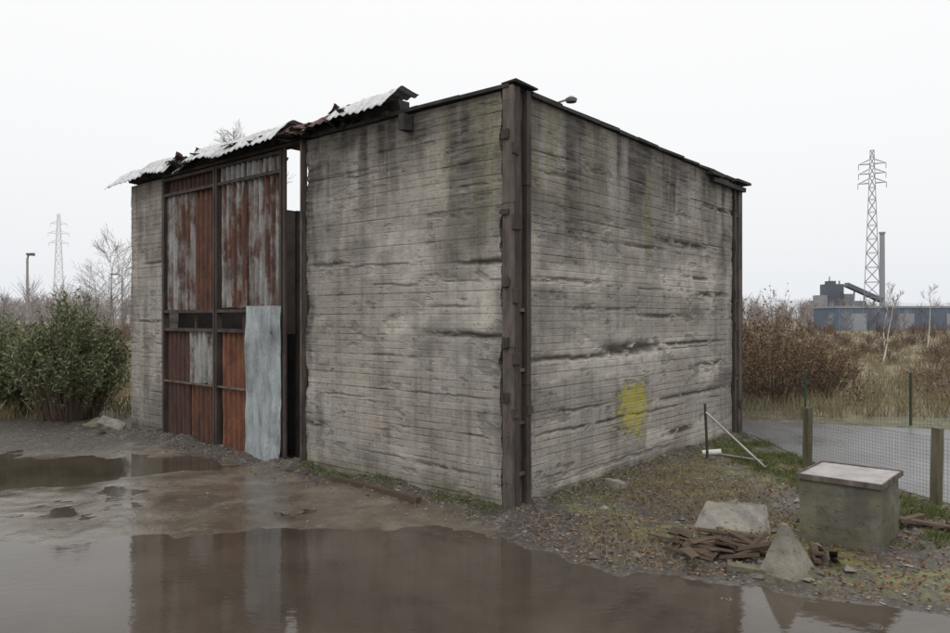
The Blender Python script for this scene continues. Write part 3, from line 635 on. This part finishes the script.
n=3800; lx=-np.abs(rng.normal(0,.28,n))-.03; ly=rng.uniform(-.6,10.5,n); a,b=W(lx,ly); xs.append(a);ys.append(b)
n=3600; lx=rng.uniform(-.3,8,n); ly=-np.abs(rng.normal(0,.5,n))-.03; a,b=W(lx,ly); xs.append(a);ys.append(b)
n=12000; a=rng.uniform(.5,6.2,n); b=rng.uniform(6.0,13,n); xs.append(a);ys.append(b)
n=4000; a=rng.uniform(-13,-6,n); b=rng.uniform(12.6,18.5,n); xs.append(a);ys.append(b)
n=500; a=rng.uniform(-7,0,n); b=rng.uniform(8.3,13,n); xs.append(a);ys.append(b)
xs=np.concatenate(xs);ys=np.concatenate(ys); lx,ly=L(xs,ys); hz,_=ground(xs,ys); k=(hz>.003)&~((lx>0)&(lx<WX)&(ly>0)&(ly<WY))&(sdp(xs,ys,ROAD)>.05)&(fbm(xs*1.6,ys*1.6,77)>.38); xs,ys=xs[k],ys[k]
stones('gravel',xs,ys,.005+.026*rng.random(len(xs))**3.0,M_stone)
n=200; a=rng.uniform(.8,5.6,n); b=rng.uniform(6.6,12,n); lx,ly=L(a,b); k=(ly<-.15)&(ground(a,b)[0]>.01); a,b=a[k],b[k]; stones('rubble',a,b,.025+.06*rng.random(len(a))**2.5,M_stone)
n=8200; a=np.concatenate([rng.uniform(.6,6,n-1200),rng.uniform(-6,.5,1200)]); b=np.concatenate([rng.uniform(6.2,13,n-1200),rng.uniform(8.4,14,1200)]); lx,ly=L(a,b); hz,_=ground(a,b)
k=(hz>.008)&~((lx>-.02)&(lx<WX)&(ly>-.02)&(ly<WY))&(sdp(a,b,ROAD)>0)&(fbm(a*1.3,b*1.3,44)>.46)&((a>.5)|(lx>-.7)); a,b,hz=a[k],b[k],hz[k]; n=len(a)
V,F=leafquads(np.stack([a,b,hz+.012],1),np.stack([rng.normal(size=n),rng.normal(size=n),rng.normal(size=n)*.18],1),.045,.025); npobj('fallen_leaves',V,F,[M_litter])
# ---------------------------------------------------------------- near fence
fe=empty('wire_mesh_fence')
FP=[(5.5,15.3),(5.34,11.6),(5.97,9.33),(6.75,7.0)]
mbp=MB(); mbw=MB()
for (x,y) in FP:
    z=gz(x,y); mbp.box((x,y,z+.46),(.10,.10,1.06),Matrix.Rotation(.4,3,'Z')@Matrix.Rotation(.02,3,'X'),0,.006)
for i in range(len(FP)-1):
    a=Vector((*FP[i],.06)); b=Vector((*FP[i+1],.06)); ln=(b-a).length; d=(b-a)/ln; off=Vector((d.y,-d.x,0))*-.055
    k=0.0
    while k<ln: p=a+d*k+off; mbw.tube(p,p+Vector((random.gauss(0,.004),random.gauss(0,.004),.85)),.002,.002,3,0,False); k+=.05
    for j in range(18):
        zz=.02+j*.05; pr=None
        for s in range(9):
            tt=s/8; p=a+(b-a)*tt+off+Vector((0,0,zz-.03*math.sin(math.pi*tt)*(j/16))); 
            if pr is not None: mbw.tube(pr,p,.002 if 0<j<17 else .0035,.002 if 0<j<17 else .0035,3,0,False)
            pr=p
mbp.obj('fence_posts',[M_post],fe); mbw.obj('fence_mesh',[M_wire],fe)
fe=empty('green_wire_fence'); mbp=MB(); mbw=MB()
A0=Vector((5.0,17.75,.05)); A1=Vector((17,13.6,.05)); ln=(A1-A0).length; d=(A1-A0)/ln; k=.7; 
while k<ln: p=A0+d*k; mbp.tube(p,p+Vector((0,0,1.2)),.028,.028,8); k+=2.15
k=0
while k<ln: p=A0+d*k; mbw.tube(p,p+Vector((0,0,1.1)),.0018,.0018,3,0,False); k+=.07
for j in range(12): mbw.tube(A0+Vector((0,0,.05+j*.095)),A1+Vector((0,0,.05+j*.095)),.0018,.0018,3,0,False)
mbp.obj('posts',[M_gpost],fe); mbw.obj('mesh',[M_gpost],fe)
# ---------------------------------------------------------------- concrete box with lid
bx0=empty('concrete_inspection_box',(4.17,7.43,0),AN-.03)
import bmesh
from mathutils import noise as nz
def cbox(name,sz,mat,loc,parent,seg=26,amp=.010,chip=.03,seed=1,rot=None,shape=None):
    bm=bmesh.new(); bmesh.ops.create_cube(bm,size=1); bmesh.ops.subdivide_edges(bm,edges=bm.edges[:],cuts=seg,use_grid_fill=True)
    for v in bm.verts:
        c=v.co.copy(); p=Vector((c.x*sz[0],c.y*sz[1],c.z*sz[2]))
        if shape: p=shape(p,c)
        e=sorted([abs(c.x),abs(c.y),abs(c.z)]); edge=max(0,(e[1]-.44)/.06)
        n=nz.noise(p*9+Vector((seed*5,0,0))); n2=nz.noise(p*3+Vector((0,seed*7,0)))
        v.co=p+c.normalized()*(n*amp+n2*amp)-c.normalized()*edge*chip*max(0,.25+nz.noise(p*6+Vector((seed,2,0))))
    me=bpy.data.meshes.new(name); bm.to_mesh(me); bm.free(); me.materials.append(mat)
    o=bpy.data.objects.new(name,me); col.objects.link(o); o.location=loc; 
    if rot: o.rotation_euler=rot
    if parent: o.parent=parent
    P=np.empty(len(me.vertices)*3); me.vertices.foreach_get('co',P); P=P.reshape(-1,3)
    n=fbm(P[:,0]*4+P[:,1]*4,P[:,2]*3,seed+60)
    r=.5*ss(.42,.62,n)+.35*ss(.0,-.4,P[:,2]/sz[2]); g_=.4*ss(.38,.58,fbm(P[:,0]*3-P[:,1]*5,P[:,2]*5,seed+66))+.5*ss(.0,-.45,P[:,2]/sz[2])*ss(.4,.6,fbm(P[:,0]*3-P[:,1]*5,P[:,2]*2,seed+68))
    k=.62 if mat is M_conp else .25
    setcol(me,'mask',np.stack([np.clip(r,0,1)*.8,np.clip(g_,0,k),0*r],1)); return o
cbox('box_body',(.88,.80,.74),M_conp,(.44,.40,.35),bx0,seed=3)
mb=MB(); mb.bx(-.025,.905,-.025,.825,.728,.748,1,.003); mb.bx(-.02,.90,-.02,.82,.749,.764,0,.003)
for a in ((-.028,.908,-.03,-.012),(-.028,.908,.812,.83)): mb.bx(*a,.72,.776,1,.002)
for a in ((-.03,-.012,-.011,.811),(.892,.91,-.011,.811)): mb.bx(*a,.72,.776,1,.002)
mb.obj('lid',[M_lid,M_steel2],bx0)
def pyr(p,c):
    t_=(c.z+.5); k=1-.90*t_; return Vector((p.x*k-.04*t_,p.y*k+.03*t_,p.z))
cbox('concrete_pyramid_block',(.50,.44,.54),M_conl,(3.02,6.95,.24),None,18,.005,.010,5,(.05,-.05,.75),pyr)
cbox('broken_slab',(.84,.46,.12),M_conl,(2.98,8.32,.15),None,22,.010,.07,6,(.60,.05,-.35),lambda p,c:Vector((p.x*(1-.22*(c.y+.5))+.05*c.y,p.y+.06*c.x,p.z)))
cbox('broken_slab.001',(.5,.42,.16),M_conl,(-7.75,15.35,.18),None,18,.02,.05,7,(.3,.4,.3))
cbox('broken_slab.002',(.45,.3,.14),M_conp,(-8.35,15.9,.12),None,18,.02,.05,8,(.1,-.3,1.3))
cbox('concrete_lump',(.26,.2,.13),M_conl,(2.0,10.3,.1),None,12,.02,.04,9,(.1,.2,.4))
cbox('concrete_lump.001',(.34,.12,.08),M_conp,(2.62,7.0,.05),None,12,.01,.02,10,(.05,.1,-.2))
mb=MB()
for i in range(26):
    x=random.uniform(2.05,2.85); y=random.uniform(7.2,8.05); l=random.uniform(.2,.7)
    mb.box((x,y,gz(x,y)+.03+.13*random.random()*(1-abs(x-2.5))),(l,random.uniform(.04,.12),random.uniform(.012,.03)),Matrix.Rotation(random.gauss(-.35,.6),3,'Z')@Matrix.Rotation(random.gauss(0,.18),3,'Y')@Matrix.Rotation(random.gauss(0,.25),3,'X'),0,.014)
mb.obj('rotten_plank_pile',[M_wood])
mb=MB()
for i in range(7):
    x=random.uniform(5.1,5.6); y=random.uniform(8.1,8.5); mb.box((x,y,gz(x,y)+.03+.03*i*.5),(random.uniform(.3,.6),.08,.025),Matrix.Rotation(random.gauss(.1,.3),3,'Z')@Matrix.Rotation(random.gauss(0,.1),3,'Y'),0,.01)
for i in range(6):
    x=random.uniform(3.25,3.6); y=random.uniform(7.0,7.4); mb.box((x,y,gz(x,y)+.06),(random.uniform(.15,.35),.07,.025),Matrix.Rotation(random.gauss(.8,.4),3,'Z')@Matrix.Rotation(random.gauss(0,.6),3,'Y'),0,.01)
mb.obj('broken_planks',[M_wood])
mb=MB(); a=Vector((-2.12,10.75,.10)); b=Vector((-.74,9.45,.09)); d=b-a
mb.box((a+b)/2,(d.length,.10,.085),Matrix.Rotation(math.atan2(d.y,d.x),3,'Z'),0,.006)
mb.box(Vector((-2.75,11.2,.07)),(.5,.09,.05),Matrix.Rotation(-.75,3,'Z'),0,.01); mb.box(Vector((-.2,8.98,.06)),(.3,.06,.03),Matrix.Rotation(-.5,3,'Z'),0,.01)
mb.obj('timber_beam',[M_wood])
def rod(name,p0,p1,r,mat): m=MB(); m.tube(p0,p1,r,r,10); return m.obj(name,[mat])
rod('steel_post',(3.98,12.35,0),(3.95,12.4,1.0),.022,M_steel)
rod('leaning_pipe',(3.95,12.35,.86),(4.65,11.55,.08),.02,M_lid)
rod('white_pipe',(4.25,12.6,.10),(4.75,11.95,.11),.022,M_lid)
rod('white_pipe.001',(4.0,12.7,.10),(4.3,12.6,.14),.05,M_white)
def lamp(name,x,y,h,arm,mat):
    m=MB(); m.tube((x,y,0),(x,y,h*.96),.09,.06,8); m.tube((x,y,h*.96),(x+arm*.5,y,h),.05,.045,8); m.tube((x+arm*.5,y,h),(x+arm,y,h),.045,.04,8)
    m.box((x+arm*1.15,y,h),(abs(arm)*.55+.25,.28,.14),None,1,.02); m.tube((x,y,0),(x,y,.8),.13,.13,8); m.obj(name,[mat,M_lamp])
lamp('street_lamp',-24.8,40,5.95,.15,M_lid); lamp('street_lamp.001',-34.2,70,6.6,-.7,M_lamp)
# ---------------------------------------------------------------- world & light
w=bpy.data.worlds.new('World'); scene.world=w; w.use_nodes=True; nt=w.node_tree; nt.nodes.clear()
out=nt.nodes.new('ShaderNodeOutputWorld'); bg=nt.nodes.new('ShaderNodeBackground'); sky=nt.nodes.new('ShaderNodeTexSky'); sky.sky_type='NISHITA'; sky.sun_disc=False
sky.sun_elevation=R(48); sky.sun_rotation=R(200); sky.dust_density=6
hs=nt.nodes.new('ShaderNodeHueSaturation'); hs.inputs['Saturation'].default_value=.15; nt.links.new(sky.outputs[0],hs.inputs['Color'])
tc=nt.nodes.new('ShaderNodeTexCoord'); sx=nt.nodes.new('ShaderNodeSeparateXYZ'); nt.links.new(tc.outputs['Generated'],sx.inputs[0])
rp=nt.nodes.new('ShaderNodeValToRGB'); nt.links.new(sx.outputs[2],rp.inputs[0])
e=rp.color_ramp.elements; e[0].position=0; e[0].color=(.385,.40,.42,1); e[1].position=1; e[1].color=(1.0,1.0,1.0,1)
for p_,c_ in ((.07,(.41,.418,.43)),(.2,(.440,.443,.448)),(.42,(.463,.463,.466))): x=rp.color_ramp.elements.new(p_); x.color=(*c_,1)
mul=nt.nodes.new('ShaderNodeVectorMath'); mul.operation='SCALE'; mul.inputs[3].default_value=20; nt.links.new(rp.outputs[0],mul.inputs[0])
mx=nt.nodes.new('ShaderNodeMixRGB'); mx.inputs[0].default_value=.95; nt.links.new(hs.outputs[0],mx.inputs[1]); nt.links.new(mul.outputs[0],mx.inputs[2])
nt.links.new(mx.outputs[0],bg.inputs[0]); bg.inputs[1].default_value=.11; nt.links.new(bg.outputs[0],out.inputs[0])
sl=bpy.data.lights.new('sun','SUN'); sl.energy=.6; sl.angle=R(25); sl.color=(1,.98,.95); so=bpy.data.objects.new('sun',sl); col.objects.link(so)
az=R(200); el=R(48); dirv=Vector((math.sin(az)*math.cos(el),math.cos(az)*math.cos(el),math.sin(el))); so.rotation_euler=dirv.to_track_quat('Z','Y').to_euler()
cam=bpy.data.cameras.new('camera'); cam.sensor_width=36; cam.lens=27.36; cam.clip_end=3000; co=bpy.data.objects.new('camera',cam); col.objects.link(co)
co.location=(0,0,2.5); co.rotation_euler=(R(90),0,0); scene.camera=co
scene.view_settings.view_transform='Standard'; scene.view_settings.look='None'; scene.view_settings.exposure=0
